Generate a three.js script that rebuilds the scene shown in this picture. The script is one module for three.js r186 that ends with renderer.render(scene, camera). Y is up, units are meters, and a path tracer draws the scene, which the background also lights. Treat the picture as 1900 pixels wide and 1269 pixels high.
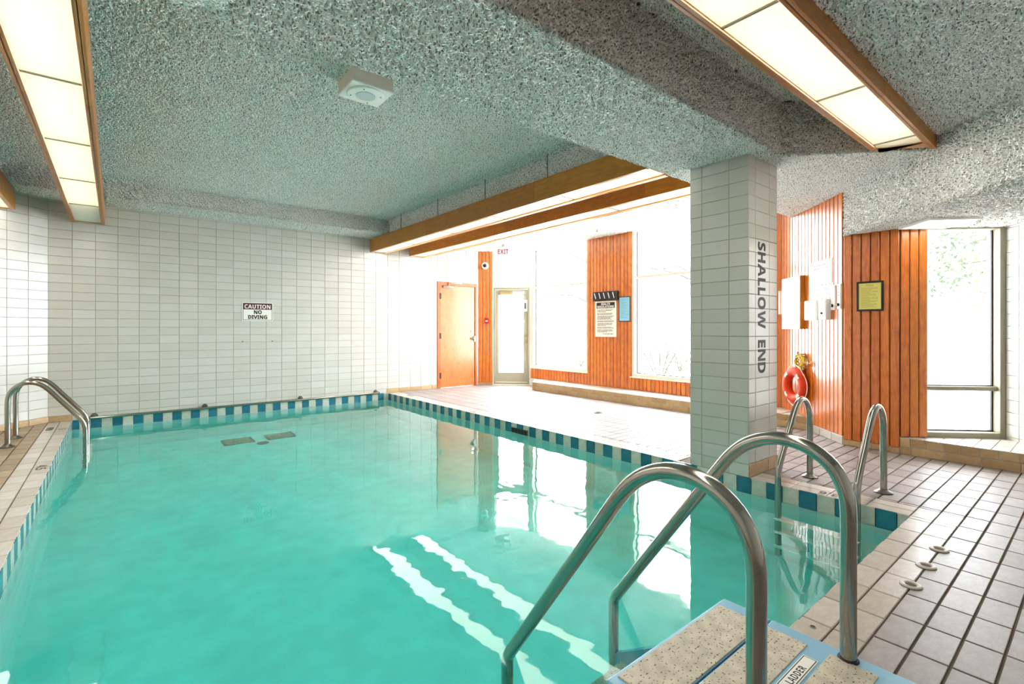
import * as THREE from 'three';
import { mergeGeometries } from 'three/addons/utils/BufferGeometryUtils.js';
import { RoundedBoxGeometry } from 'three/addons/geometries/RoundedBoxGeometry.js';
import { RectAreaLightUniformsLib } from 'three/addons/lights/RectAreaLightUniformsLib.js';
import { FontLoader } from 'three/addons/loaders/FontLoader.js';
import { TextGeometry } from 'three/addons/geometries/TextGeometry.js';
import { createNoise3D, createNoise2D } from 'simplex-noise';

// ------------------------------------------------------------------ camera, sky, exposure
// Plan axes in metres: u runs along the back wall (world x), v runs away from the near pool edge (world -z), H is height above the deck (world y).
const scene = new THREE.Scene();
const renderer = new THREE.WebGLRenderer({ antialias: true });
renderer.toneMapping = THREE.LinearToneMapping;
renderer.toneMappingExposure = 3.0;
renderer.shadowMap.enabled = true;
RectAreaLightUniformsLib.init();
const P = (u, v, H) => new THREE.Vector3(u, H, -v);

const camera = new THREE.PerspectiveCamera(2 * Math.atan(634.5 / 905.5) * 180 / Math.PI, 1900 / 1269, 0.05, 200);
camera.position.copy(P(0, 0, 1.2));
camera.lookAt(P(Math.cos(50.9 * Math.PI / 180), Math.sin(50.9 * Math.PI / 180), 1.2));
camera.setViewOffset(1900, 1269, 0, 23.9, 1900, 1269);   // shifted lens: uprights stay upright
camera.updateMatrixWorld(true); camera.updateProjectionMatrix();

scene.background = new THREE.Color(0.92, 0.98, 1.04);       // bright white overcast sky
scene.backgroundIntensity = 8.6;
const TUBE_LIGHT = 2.2, PANEL_LIGHT = 2.3;                    // fluorescent tubes, and the light their diffusers give the room

// ------------------------------------------------------------------ helpers
let seed = 20240611;
const rnd = () => { seed |= 0; seed = seed + 0x6D2B79F5 | 0; let t = Math.imul(seed ^ seed >>> 15, 1 | seed); t = t + Math.imul(t ^ t >>> 7, 61 | t) ^ t; return ((t ^ t >>> 14) >>> 0) / 4294967296; };
const rr = (a, b) => a + (b - a) * rnd();
const n3 = createNoise3D(rnd), n2 = createNoise2D(rnd);
const taken = new Map();
function numbered(name) { const k = taken.get(name) ?? -1; taken.set(name, k + 1); return k < 0 ? name : `${name}_${String(k + 1).padStart(3, '0')}`; }
function tag(o, label, category, group, kind) { o.userData.label = label; if (category) o.userData.category = category; if (group) o.userData.group = group; if (kind) o.userData.kind = kind; return o; }
function thing(name, label, category, { at = [0, 0, 0], turn = 0, group, kind } = {}) {
  const o = new THREE.Group(); o.name = numbered(name); o.position.set(...at); o.rotation.y = turn; scene.add(o);
  return tag(o, label, category, group, kind);
}
function structure(name, label, category, opt = {}) { return thing(name, label, category, { ...opt, kind: 'structure' }); }
function part(parent, name, geo, mat, label) { const m = new THREE.Mesh(geo, mat); m.name = name; parent.add(m); if (label) m.userData.label = label; return m; }
const box = (x0, x1, y0, y1, z0, z1) => { const g = new THREE.BoxGeometry(x1 - x0, y1 - y0, z1 - z0); g.translate((x0 + x1) / 2, (y0 + y1) / 2, (z0 + z1) / 2); return g; };
const rbox = (x0, x1, y0, y1, z0, z1, r = 0.004, s = 2) => { const g = new RoundedBoxGeometry(x1 - x0, y1 - y0, z1 - z0, s, r); g.translate((x0 + x1) / 2, (y0 + y1) / 2, (z0 + z1) / 2); return g; };
const merge = (list) => mergeGeometries(list.map((g) => { const q = g.index ? g.toNonIndexed() : g; for (const k of Object.keys(q.attributes)) if (!['position', 'normal', 'uv'].includes(k)) q.deleteAttribute(k); return q; }));
const cyl = (r0, r1, h, n = 20) => new THREE.CylinderGeometry(r0, r1, h, n);
function tube(points, r, seg = 60, rad = 14, closed = false, tension = 0.5) { return new THREE.TubeGeometry(new THREE.CatmullRomCurve3(points, closed, 'catmullrom', tension), seg, r, rad, closed); }
// box whose uv are metres, u across and v along the long side: for timber
function timber(w, h, d, bevel = 0.003) {
  const g = bevelTile(w, h, d, bevel), uv = g.attributes.uv, p = g.attributes.position, ou = rnd() * 3, ov = rnd() * 3;
  const tall = h >= w;
  for (let i = 0; i < uv.count; i++) { const a = p.getX(i) + p.getZ(i), b = p.getY(i); uv.setXY(i, (tall ? a : b + p.getZ(i)) / 0.5 + ou, (tall ? b : a) / 1.6 + ov); }
  return g;
}
// a tile: front face at z = 0, chamfered rim, body reaching back to z = -d (and a back face)
function bevelTile(w, h, d, b) {
  const X = w / 2, Y = h / 2, ring = (x, y, z) => [[-x, -y, z], [x, -y, z], [x, y, z], [-x, y, z]];
  const A = ring(X - b, Y - b, 0), B = ring(X, Y, -b), C = ring(X, Y, -d), pos = [];
  const quad = (a, q, c, e) => pos.push(...a, ...q, ...c, ...a, ...c, ...e);
  quad(...A);
  for (let i = 0; i < 4; i++) { const j = (i + 1) % 4; quad(B[i], B[j], A[j], A[i]); quad(C[i], C[j], B[j], B[i]); }
  quad(C[3], C[2], C[1], C[0]);
  const g = new THREE.BufferGeometry(); g.setAttribute('position', new THREE.Float32BufferAttribute(pos, 3));
  const uv = []; for (let i = 0; i < pos.length; i += 3) uv.push(pos[i], pos[i + 1]);
  g.setAttribute('uv', new THREE.Float32BufferAttribute(uv, 2)); g.computeVertexNormals(); return g;
}
const tileCache = new Map();
function tileGeo(w, h, d, b) { const k = [w, h, d, b].map((x) => Math.round(x * 1000)).join(); if (!tileCache.has(k)) tileCache.set(k, bevelTile(w, h, d, b)); return tileCache.get(k); }

// ------------------------------------------------------------------ textures
function dataTex(n, m, f, srgb = false) {
  const a = new Uint8Array(n * m * 4);
  for (let j = 0; j < m; j++) for (let i = 0; i < n; i++) { const c = f(i / n, j / m); const k = (j * n + i) * 4; for (let q = 0; q < 3; q++) a[k + q] = Math.max(0, Math.min(255, Math.round((Array.isArray(c) ? c[q] : c) * 255))); a[k + 3] = 255; }
  const t = new THREE.DataTexture(a, n, m); t.wrapS = t.wrapT = THREE.RepeatWrapping; t.magFilter = THREE.LinearFilter; t.minFilter = THREE.LinearMipmapLinearFilter; t.generateMipmaps = true;
  if (srgb) t.colorSpace = THREE.SRGBColorSpace; t.needsUpdate = true; return t;
}
// noise that repeats on the unit square
const tn = (x, y, f, z = 0) => { const a = x * 2 * Math.PI, b = y * 2 * Math.PI, r = f / (2 * Math.PI); return (n3(Math.cos(a) * r + 7 * z, Math.sin(a) * r, Math.cos(b) * r + Math.sin(b) * r * 1.7 + z) + n3(Math.cos(b) * r - 3 * z, Math.sin(b) * r + 11, Math.sin(a) * r - Math.cos(a) * r * 1.3)) * 0.5; };
// gradient noise that repeats every "n" cells, for fine grain
const perm = Array.from({ length: 4096 }, () => rnd() * 2 * Math.PI);
function grainNoise(x, y, n, k = 0) {
  const i = Math.floor(x), j = Math.floor(y), fx = x - i, fy = y - j, s = (t) => t * t * t * (t * (t * 6 - 15) + 10);
  const g = (a, b) => { const h = perm[((((a % n) + n) % n) * 131 + (((b % n) + n) % n) * 1777 + k * 733) & 4095]; return Math.cos(h) * (x - a) + Math.sin(h) * (y - b); };
  const u = s(fx), v = s(fy), p = g(i, j), q = g(i + 1, j), r = g(i, j + 1), t = g(i + 1, j + 1); return p + (q - p) * u + (r - p) * v + (p - q - r + t) * u * v;
}
function woodTex(base, dark, amount) {
  return dataTex(256, 512, (x, y) => {
    const warp = 0.05 * tn(x, y, 3, 1), s = tn(x + warp, y * 1, 9, 2) * 0.5, fine = n3(Math.cos(2 * Math.PI * (x + warp)) * 14, Math.sin(2 * Math.PI * (x + warp)) * 14, Math.cos(2 * Math.PI * y) * 0.7) * 0.5, pore = Math.max(0, n3(Math.cos(2 * Math.PI * x) * 40, Math.sin(2 * Math.PI * x) * 40, Math.sin(2 * Math.PI * y) * 3) - 0.35);
    const k = Math.max(0, Math.min(1, 0.45 + amount * (s + fine) + 0.5 * pore));
    return base.map((b, q) => b + (dark[q] - b) * k);
  }, true);
}
const texPanel = woodTex([0.93, 0.56, 0.07], [0.72, 0.33, 0.0], 0.55);
const texFascia = woodTex([0.83, 0.55, 0.16], [0.63, 0.36, 0.05], 0.5);
const texDoor = woodTex([0.84, 0.50, 0.18], [0.64, 0.31, 0.07], 0.5);
const texSpeck = dataTex(256, 256, (x, y) => { const g = grainNoise(x * 44, y * 44, 44, 8), h = grainNoise(x * 9, y * 9, 9, 9); const c = g > 0.38 ? 0.42 : 1, t = 0.93 + 0.12 * h; return [0.84 * c * t, 0.80 * c * t, 0.72 * c * t]; }, true);
// shade of the stucco pits painted as grey specks, independent of the relief
const texPitShade = dataTex(1024, 1024, (x, y) => { const c = grainNoise(x * 160, y * 160, 160, 21) + 0.35 * grainNoise(x * 290, y * 290, 290, 22) < -0.25 ? 0.58 : 0.99; return [c, c, c * 0.99]; }, true);
const texStuccoBump = dataTex(1024, 1024, (x, y) => 0.5 + 0.5 * (grainNoise(x * 160, y * 160, 160) + 0.4 * grainNoise(x * 230, y * 230, 230, 1)));
const texRipple = dataTex(512, 512, (x, y) => 0.5 + 0.3 * grainNoise(x * 5, y * 5, 5, 3) + 0.22 * grainNoise(x * 12, y * 12, 12, 4) + 0.08 * grainNoise(x * 30, y * 30, 30, 5));
const texFine = dataTex(256, 256, (x, y) => 0.5 + 0.3 * tn(x, y, 40, 6) + 0.2 * tn(x, y, 90, 8));
const texClay = dataTex(256, 256, (x, y) => { const t = 0.94 + 0.05 * tn(x, y, 12, 9) + 0.05 * tn(x, y, 60, 12); return [t, t * 0.995, t * 0.985]; }, true);
const texCool = dataTex(256, 256, (x, y) => { const t = 0.95 + 0.04 * grainNoise(x * 5, y * 5, 5, 6) + 0.04 * grainNoise(x * 14, y * 14, 14, 7); return [t, t, t]; }, true);

function canvasTex(w, h, draw) {
  const c = document.createElement('canvas'); c.width = w; c.height = h; const x = c.getContext('2d'); draw(x, w, h);
  const t = new THREE.CanvasTexture(c); t.colorSpace = THREE.SRGBColorSpace; t.anisotropy = 8; return t;
}
const dashes = (x, x0, y0, w, n, step, h, color) => { x.fillStyle = color; for (let i = 0; i < n; i++) { let a = x0; const end = x0 + w * (i % 3 === 2 ? rr(0.4, 0.8) : rr(0.85, 1)); while (a < end) { const l = rr(h * 0.8, h * 3.5); x.fillRect(a, y0 + i * step, Math.min(l, end - a), h); a += l + h * 0.7; } } };

// ------------------------------------------------------------------ materials
const std = (o) => new THREE.MeshStandardMaterial(o), phys = (o) => new THREE.MeshPhysicalMaterial(o);
const shades = (list, o) => list.map((c) => phys({ color: c, ...o }));
const M = {
  wallTile: shades(['#cbc8c1', '#c9c6be', '#cdcac4', '#c7c4bc'], { roughness: 0.22 }),
  grout: std({ color: '#adada1', roughness: 0.9 }),
  deckTile: shades(['#9f9592', '#998e8b', '#a59b99', '#948986'], { roughness: 0.45, map: texClay, bumpMap: texFine, bumpScale: 0.0006 }),
  deckTan: shades(['#a58e6e', '#9d8666', '#ad9778', '#97805f'], { roughness: 0.4, map: texClay }),
  deckGrout: std({ color: '#6e6152', roughness: 0.95 }),
  coping: shades(['#c9c3ba', '#c4bdb3', '#cec8c0', '#bfb7ab'], { roughness: 0.3, map: texClay, bumpMap: texFine, bumpScale: 0.0004 }),
  tan: shades(['#c2a477', '#bb9c6e', '#c8ab80', '#b59769'], { roughness: 0.3, map: texClay }),
  blue: shades(['#2f7d97', '#2a758f', '#35849d', '#2e7a92'], { roughness: 0.2, map: texClay }),
  bandWhite: shades(['#d8dcd2', '#d2d6cb', '#dde0d7', '#cfd3c8'], { roughness: 0.2, map: texClay }),
  concrete: std({ color: '#b9b6ad', roughness: 0.95 }),
  plasterWhite: std({ color: '#ecebe6', roughness: 0.85 }),
  stucco: std({ color: '#fbfbf8', roughness: 0.95, map: texPitShade, bumpMap: texStuccoBump, bumpScale: 0.012 }),
  panel: [0, 1, 2, 3].map((i) => phys({ map: texPanel, color: ['#ffffff', '#f2e8e0', '#fff4e8', '#ecdfd4'][i], roughness: 0.4, clearcoat: 1, clearcoatRoughness: 0.16 })),
  fascia: [0, 1].map((i) => phys({ map: texFascia, color: ['#ffffff', '#f0e4d8'][i], roughness: 0.4, clearcoat: 0.3, clearcoatRoughness: 0.3 })),
  woodDoor: phys({ map: texDoor, roughness: 0.4, clearcoat: 0.4, clearcoatRoughness: 0.2 }),
  doorFrame: phys({ map: texDoor, color: '#ecd9c4', roughness: 0.4 }),
  groove: std({ color: '#3a1608', roughness: 0.8 }),
  steel: phys({ color: '#a5a29a', metalness: 1, roughness: 0.15 }),
  steelDark: phys({ color: '#77746c', metalness: 1, roughness: 0.35 }),
  black: std({ color: '#17171a', roughness: 0.5 }),
  white: std({ color: '#f1f1ee', roughness: 0.45 }),
  paper: std({ color: '#f5f5f0', roughness: 0.8 }),
  frame: phys({ color: '#d9d3c0', roughness: 0.4 }),
  frameGrey: phys({ color: '#8f8a74', roughness: 0.45 }),
  olive: phys({ color: '#a39e89', roughness: 0.45 }),
  glass: phys({ color: '#ffffff', transmission: 1, thickness: 0, roughness: 0, ior: 1.5 }),
  diffuser: phys({ color: '#fdfbf0', transmission: 0.62, thickness: 0, roughness: 1 }),
  reflector: std({ color: '#f7f5ea', roughness: 0.8 }),
  tube: std({ color: '#ffffff', emissive: '#fffaec', emissiveIntensity: TUBE_LIGHT }),
  alu: phys({ color: '#9d9a90', metalness: 0.8, roughness: 0.4 }),
  blueShell: phys({ color: '#7fb6d2', roughness: 0.4 }),
  tread: phys({ map: texSpeck, roughness: 0.75, bumpMap: texFine, bumpScale: 0.001 }),
  orange: phys({ color: '#d03a10', roughness: 0.6, specularIntensity: 0.4 }),
  rope: std({ color: '#e3c64c', roughness: 0.9 }),
  ropeWhite: std({ color: '#ece9e0', roughness: 0.8 }),
  poolPaint: std({ color: '#eefcf8', roughness: 0.7, map: texCool }),
  water: phys({ color: '#ffffff', transmission: 1, thickness: 1.2, roughness: 0.0, ior: 1.333, attenuationColor: new THREE.Color(0.47, 0.955, 0.93), attenuationDistance: 1.15, bumpMap: texRipple, bumpScale: 0.0025 }),
  red: std({ color: '#b3201a', roughness: 0.4 }),
  brass: phys({ color: '#c9b784', metalness: 1, roughness: 0.3 }),
};
const print = (t) => std({ map: t, roughness: 0.6 });

// ------------------------------------------------------------------ many tiles: the largest in view as parts, the rest joined
class Tiles {
  constructor(parent, name, cap = 300) { Object.assign(this, { parent, name, cap, list: [] }); }
  add(matrix, w, h, mats, d = 0.008, b = 0.0018) { this.list.push({ matrix, w, h, d, b, mat: mats[Math.floor(rnd() * mats.length)] }); }
  // rectangle of tiles on the plane of "matrix": edges xs, ys are the joint lines, gap the joint width
  grid(matrix, xs, ys, mats, gap = 0.005, skip = null, d = 0.008, b = 0.0018) {
    for (let i = 0; i + 1 < xs.length; i++) for (let j = 0; j + 1 < ys.length; j++) {
      const w = Math.abs(xs[i + 1] - xs[i]) - gap, h = Math.abs(ys[j + 1] - ys[j]) - gap, x = (xs[i] + xs[i + 1]) / 2, y = (ys[j] + ys[j + 1]) / 2;
      if (w < 0.012 || h < 0.012 || (skip && skip(x, y, w, h))) continue;
      this.add(matrix.clone().multiply(new THREE.Matrix4().makeTranslation(x, y, rr(-0.0004, 0.0004))), w, h, typeof mats === 'function' ? mats(i, j) : mats, d, b);
    }
  }
  done() {
    this.parent.updateMatrixWorld(true);
    const view = new THREE.Vector3(), nrm = new THREE.Vector3(), eye = camera.position;
    for (const t of this.list) {
      const world = this.parent.matrixWorld.clone().multiply(t.matrix); view.setFromMatrixPosition(world);
      nrm.set(world.elements[8], world.elements[9], world.elements[10]);
      const to = eye.clone().sub(view), r = to.length(), ndc = view.clone().project(camera), facing = nrm.dot(to) / r;
      t.size = Math.abs(ndc.x) < 1.03 && Math.abs(ndc.y) < 1.03 && ndc.z < 1 && facing > 0 ? t.w * t.h * facing / (r * r) * 820000 : 0;
    }
    this.list.sort((a, b) => b.size - a.size);
    const rest = [];
    this.list.forEach((t, i) => {
      if (i < this.cap && t.size > 25) { const m = part(this.parent, this.name, tileGeo(t.w, t.h, t.d, t.b), t.mat); t.matrix.decompose(m.position, m.quaternion, m.scale); }
      else rest.push(t);
    });
    if (!rest.length) return;
    const geos = rest.map((t) => { const g = tileGeo(t.w, t.h, t.d, t.b).clone(); const uv = g.attributes.uv; for (let i = 0; i < uv.count; i++) uv.setXY(i, uv.getX(i) + t.matrix.elements[12], uv.getY(i) + t.matrix.elements[13]); g.applyMatrix4(t.matrix); const c = new Float32Array(g.attributes.position.count * 3); for (let i = 0; i < c.length; i += 3) t.mat.color.toArray(c, i); g.setAttribute('color', new THREE.BufferAttribute(c, 3)); return g; });
    const like = rest[0].mat.clone(); like.color.set(1, 1, 1); like.vertexColors = true;
    const m = part(this.parent, this.name + 's_beyond', mergeGeometries(geos), like); m.userData.kind = 'stuff';
  }
}
const steps = (a, b, s, first = a) => { const out = [a]; for (let x = first; x < b - 0.02; x += s) if (x > a + 0.012) out.push(x); out.push(b); return out; };
const T4 = (x, y, z) => new THREE.Matrix4().makeTranslation(x, y, z);
const font = await new FontLoader().loadAsync('fonts/droid/droid_sans_bold.typeface.json');
const UPFACE = new THREE.Matrix4().makeRotationX(-Math.PI / 2);      // plane's own y becomes -z (v), normal up

// ------------------------------------------------------------------ plan of the room
const VB = 8.62, UW = 6.86, UL = -0.44, UR = 3.965, VN = 0.823, WATER = -0.12;
const plan = [[-0.672, VB], [6.07, VB], [UW, 7.83], [UW, UW - 4.1], [5.86, 1.76], [5.86, 1.29], [6.52, 0.63], [4.29, -1.6], [-1.9, -1.6], [-1.9, 7.392]];
const THICK = 0.2, TOP = 3.2, SOFFIT = 2.87;
const reach = THICK * Math.tan(Math.PI / 8);
function wallFrame(i) { const [u0, v0] = plan[i], [u1, v1] = plan[(i + 1) % plan.length]; return { at: [u0, 0, -v0], turn: Math.atan2(v1 - v0, u1 - u0), L: Math.hypot(u1 - u0, v1 - v0) }; }
// wall: local x to the right as seen from inside, y up, z into the room. holes: [x0, x1, y0, y1]
function wall(i, name, label, holes = [], ends = [reach, reach], y0 = -0.35) {
  const f = wallFrame(i), w = structure(name, label, 'wall', { at: f.at, turn: f.turn });
  const geos = []; let x = -ends[0];
  const z0 = -THICK, z1 = -0.004;
  for (const [a, b, c, d] of [...holes].sort((p, q) => p[0] - q[0])) {
    if (a > x) geos.push(box(x, a, y0, TOP, z0, z1));
    if (c > y0) geos.push(box(a, b, y0, c, z0, z1));
    if (d < TOP) geos.push(box(a, b, d, TOP, z0, z1));
    x = b;
  }
  geos.push(box(x, f.L + ends[1], y0, TOP, z0, z1));
  return { w, L: f.L, core: (mat) => part(w, 'wall_core', merge(geos), mat), f };
}
function planks(parent, x0, x1, y0, y1, pitch = 0.08, z = 0.012) {
  const n = Math.max(1, Math.round((x1 - x0) / pitch)), s = (x1 - x0) / n;
  part(parent, 'backing_board', box(x0, x1, y0 + 0.004, y1, -0.004, 0.001), M.groove);
  for (let i = 0; i < n; i++) { const m = part(parent, 'plank', timber(s - 0.007, y1 - y0, 0.012, 0.006), M.panel[Math.floor(rnd() * 4)]); m.position.set(x0 + (i + 0.5) * s, (y0 + y1) / 2, z); }
}
const ROW0 = 0.0765, ROW = 0.115;
const wallRows = steps(ROW0, SOFFIT + 0.06, ROW);

// ------------------------------------------------------------------ floor, coping, pool
const inPlan = (u, v) => { let c = false; for (let i = 0, j = plan.length - 1; i < plan.length; j = i++) { const [a, b] = plan[i], [d, e] = plan[j]; if ((b > v) !== (e > v) && u < (d - a) * (v - b) / (e - b) + a) c = !c; } return c; };
const PIL = { u0: UR, u1: 4.49, v0: 1.85, v1: 2.37 };
const inPillar = (u, v) => u > PIL.u0 - 0.01 && u < PIL.u1 && v > PIL.v0 && v < PIL.v1;
{
  const floor = structure('floor', 'beige rectangular clay tile deck around the swimming pool', 'floor');
  part(floor, 'tile_bed', merge([
    box(-2.1, UL - 0.008, -0.2, -0.008, -VB - 0.1, 1.75), box(UL - 0.008, 7.0, -0.2, -0.008, -VN + 0.008, 1.75), box(UR + 0.008, 7.0, -0.2, -0.008, -VB - 0.1, -VN + 0.008)]), M.deckGrout);
  const t = new Tiles(floor, 'floor_tile', 300);
  const us = []; for (let k = -18; k < 20; k++) us.push(2.303 + 0.2413 * k);
  const vs = []; for (let k = -18; k < 72; k++) vs.push(VN - 0.23 + 0.1148 * k);
  t.grid(UPFACE, us, vs, M.deckTile, 0.009, (u, v, w) => !(inPlan(u, v) || inPlan(u - 0.1, v) || inPlan(u + 0.1, v)) || (v > VN - 0.23 && u < UR + 0.23) || (u < UL - 0.23) || inPillar(u, v));
  const strip = vs.filter((v) => v > VN - 0.24 && v < VB);
  t.grid(UPFACE, [UR + 0.23, us.find((u) => u > UR + 0.24)], strip, M.deckTile, 0.009, (u, v) => inPillar(u, v));
  const lu = [], lv = []; for (let k = 0; k < 14; k++) lu.push(UL - 0.23 - 0.115 * k); for (let k = 0; k < 44; k++) lv.push(VB - 0.06 - 0.24 * k);
  t.grid(UPFACE, lu.reverse(), lv.reverse(), M.deckTan, 0.008, (u, v) => !(inPlan(u, v) || inPlan(u + 0.05, v)));
  t.done();
}
{
  const trim = structure('trim_1', 'off-white tile coping along the pool edge', 'coping');
  const t = new Tiles(trim, 'coping_tile', 300);
  const nu = []; for (let k = -12; k < 9; k++) { const u = 2.233 + 0.2405 * k; if (u > UL - 0.23 && u < UR) nu.push(u); } nu.unshift(UL - 0.23); nu.push(UR + 0.005, UR + 0.23);
  t.grid(UPFACE, nu, [VN - 0.23, VN - 0.115, VN], M.coping, 0.006, null, 0.009, 0.003);
  const rv = steps(VN, VB, 0.2405);
  t.grid(UPFACE, [UR, UR + 0.115, UR + 0.23], rv, M.coping, 0.006, (u, v) => inPillar(u, v + 0.1) || inPillar(u, v - 0.1), 0.009, 0.003);
  t.grid(UPFACE, [UR, UR + 0.115, UR + 0.23], [1.545, PIL.v0], M.coping, 0.006, null, 0.009, 0.003);
  t.grid(UPFACE, [UL - 0.23, UL - 0.115, UL], steps(VN, VB, 0.2405), M.coping, 0.006, null, 0.009, 0.003);
  t.done();
  // depth marks baked into the coping, read from the water side
  const mark = (text, w, h, u, v, turn, name) => {
    const g = new TextGeometry(text, { font, size: h * 0.72, depth: 0.0008, curveSegments: 4, bevelEnabled: false }); g.center(); g.computeBoundingBox(); const k = w / (g.boundingBox.max.x - g.boundingBox.min.x); if (k < 1.4) g.scale(k, 1, 1);
    const m = part(trim, name, g, M.black, 'black painted depth mark on coping tile'); m.rotation.set(-Math.PI / 2, 0, turn); m.position.set(u, 0.0008, -v);
  };
  mark('DEEP END', 0.22, 0.09, UL - 0.172, 8.05, -Math.PI / 2, 'depth_mark'); mark('5', 0.14, 0.09, UL - 0.057, 7.95, -Math.PI / 2, 'depth_mark');
  mark('4.5', 0.17, 0.095, UL - 0.058, 5.86, -Math.PI / 2, 'depth_mark');
  mark('DEEP END', 0.22, 0.09, UR + 0.172, 8.0, Math.PI / 2, 'depth_mark'); mark('5', 0.14, 0.09, UR + 0.057, 7.9, Math.PI / 2, 'depth_mark'); mark('4.5', 0.17, 0.09, UR + 0.057, 5.86, Math.PI / 2, 'depth_mark');
  mark('3.6', 0.2, 0.095, UR + 0.058, 1.3, Math.PI / 2, 'depth_mark');
}
const DEEP = -1.64, SHALLOW = -1.22;
{
  const basin = structure('pool_basin', 'painted pool basin with sloping floor and blue white waterline tiles', 'pool');
  const low = -1.95, w = 0.25, top = -0.0085;
  const wallBox = (u0, u1, v0, v1, y0 = low, y1 = -0.152) => box(u0, u1, y0, y1, -v1, -v0);
  part(basin, 'pool_wall', wallBox(UL - w, UL, VN - w, VB + w), M.poolPaint);
  part(basin, 'pool_wall', wallBox(UR, UR + w, VN - w, VB + w), M.poolPaint);
  part(basin, 'pool_wall', wallBox(UL, UR, VN - w, VN), M.poolPaint);
  part(basin, 'pool_wall', wallBox(UL, UR, VB, VB + w), M.poolPaint);
  part(basin, 'tile_bed', merge([wallBox(UL - w, UL - 0.008, VN - w, VB + 0.1, -0.152, top - 0.19), wallBox(UL - 0.03, UL - 0.008, VN - 0.01, VB, -0.152, top), wallBox(UR + 0.008, UR + 0.03, VN - 0.01, VB, -0.152, top), wallBox(UL, UR, VN - 0.03, VN - 0.008, -0.152, top), wallBox(UL - 0.01, UR + 0.01, VB + 0.004, VB + 0.03, -0.152, 0)].slice(1)), M.grout);
  const fl = new THREE.BufferGeometry();
  const flat = VB - 2.6, prof = [[VN - 0.05, SHALLOW], [3.6, SHALLOW - 0.04], [flat, DEEP], [VB + 0.05, DEEP]], pos = [];
  for (let i = 0; i + 1 < prof.length; i++) { const [a, b] = prof[i], [c, d] = prof[i + 1]; const A = [UL - 0.05, b, -a], B = [UR + 0.05, b, -a], C = [UR + 0.05, d, -c], D = [UL - 0.05, d, -c]; pos.push(...A, ...B, ...C, ...A, ...C, ...D); }
  fl.setAttribute('position', new THREE.Float32BufferAttribute(pos, 3)); fl.setAttribute('uv', new THREE.Float32BufferAttribute(pos.flatMap((p, i) => i % 3 === 0 ? [pos[i] / 2, pos[i + 2] / 2] : []), 2)); fl.computeVertexNormals();
  part(basin, 'pool_floor', fl, M.poolPaint);
  part(basin, 'pool_floor_slab', box(UL - 0.2, UR + 0.2, -2.1, -1.95, -VB - 0.2, -VN + 0.2), M.concrete);
  const t = new Tiles(basin, 'waterline_tile', 300);
  const face = (at, turn) => new THREE.Matrix4().makeRotationY(turn).setPosition(...at);
  const bandRows = [-0.152, 0];
  // right side: seen from inside, x runs towards the camera (-v)
  const strip = (matrix, from, to, pitch, phase) => { const xs = [from]; let k = Math.ceil((from - phase) / pitch + 0.05); for (; phase + k * pitch < to - 0.015; k++) xs.push(phase + k * pitch); xs.push(to); t.grid(matrix, xs, bandRows, (i) => (Math.round(((xs[i] + xs[i + 1]) / 2 - phase) / pitch - 0.5) % 2 ? M.bandWhite : M.blue), 0.004, null, 0.009, 0.0015); };
  strip(face([UR, 0, 0], -Math.PI / 2), -VB, -VN, 0.1179, -3.6);
  strip(face([UL, 0, 0], Math.PI / 2), VN, VB, 0.1179, VN);
  strip(face([0, 0, -VN], Math.PI), -UR, -UL, 0.1179, -UR);
  strip(face([0, 0, -VB], 0), UL, UR, 0.1125, -0.257);
  t.done();
  // skimmer mouth in the right-hand band
  const sk = part(basin, 'skimmer', box(-0.165, 0.165, -0.04, 0.04, -0.01, 0.004), M.steelDark, 'brown skimmer grille let into the waterline tiles');
  sk.position.set(UR, -0.098, -4.73); sk.rotation.y = -Math.PI / 2;
  for (let i = 0; i < 5; i++) part(sk, 'grille_opening', box(-0.15 + i * 0.061, -0.15 + i * 0.061 + 0.05, -0.03, 0.03, 0.003, 0.006), M.black);
  // main drains on the deep floor
  const drain = (u, v) => { const d = part(basin, 'main_drain', box(-0.2, 0.2, 0, 0.012, -0.17, 0.17), M.steelDark, 'grey main drain cover on the deep floor'); d.position.set(u, DEEP, -v); for (let i = 0; i < 7; i++) part(d, 'drain_slat', box(-0.165, 0.165, 0.012, 0.016, -0.135 + i * 0.04, -0.11 + i * 0.04), M.tan[0]); };
  drain(1.40, 8.12); drain(1.97, 8.1);
  const pl = part(basin, 'valve_cover', cyl(0.085, 0.085, 0.012, 24), M.steelDark); pl.position.set(1.67, DEEP + 0.006, -7.82);
}
{
  const b = box(UL - 0.003, UR + 0.003, DEEP - 0.1, WATER, -VB - 0.003, -VN + 0.003), uv = b.attributes.uv, p = b.attributes.position;
  for (let i = 0; i < uv.count; i++) uv.setXY(i, p.getX(i) / 2.2, p.getZ(i) / 2.2);
  const w = part(scene, 'pool_water', b, M.water); tag(w, 'clear turquoise water filling the swimming pool', 'water', null, 'stuff');
}

// ------------------------------------------------------------------ walls
const FACE = T4(0, 0, 0.004);                                   // tile faces stand 4 mm proud of a wall's own plane
function tiledWall(W, x0, x1, rows, joints, skip, name = 'wall_tile', mats = M.wallTile, cap = 300) { const t = new Tiles(W.w, name, cap); t.grid(FACE, joints ?? steps(x0, x1, 0.2345), rows, mats, 0.005, skip, 0.008, 0.0018); t.done(); }
function baseboard(name, label, W, x0, x1, y0, y1, mats, joints) { const b = structure(name, label, 'baseboard', { at: W.f.at, turn: W.f.turn }); part(b, 'tile_bed', box(x0, x1, y0, y1, -0.003, 0.003), M.grout); const t = new Tiles(b, 'base_tile', 200); t.grid(T4(0, 0, 0.011), joints ?? steps(x0, x1, 0.2405), [y0, y1], mats, 0.005, null, 0.008, 0.003); t.done(); }

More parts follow.
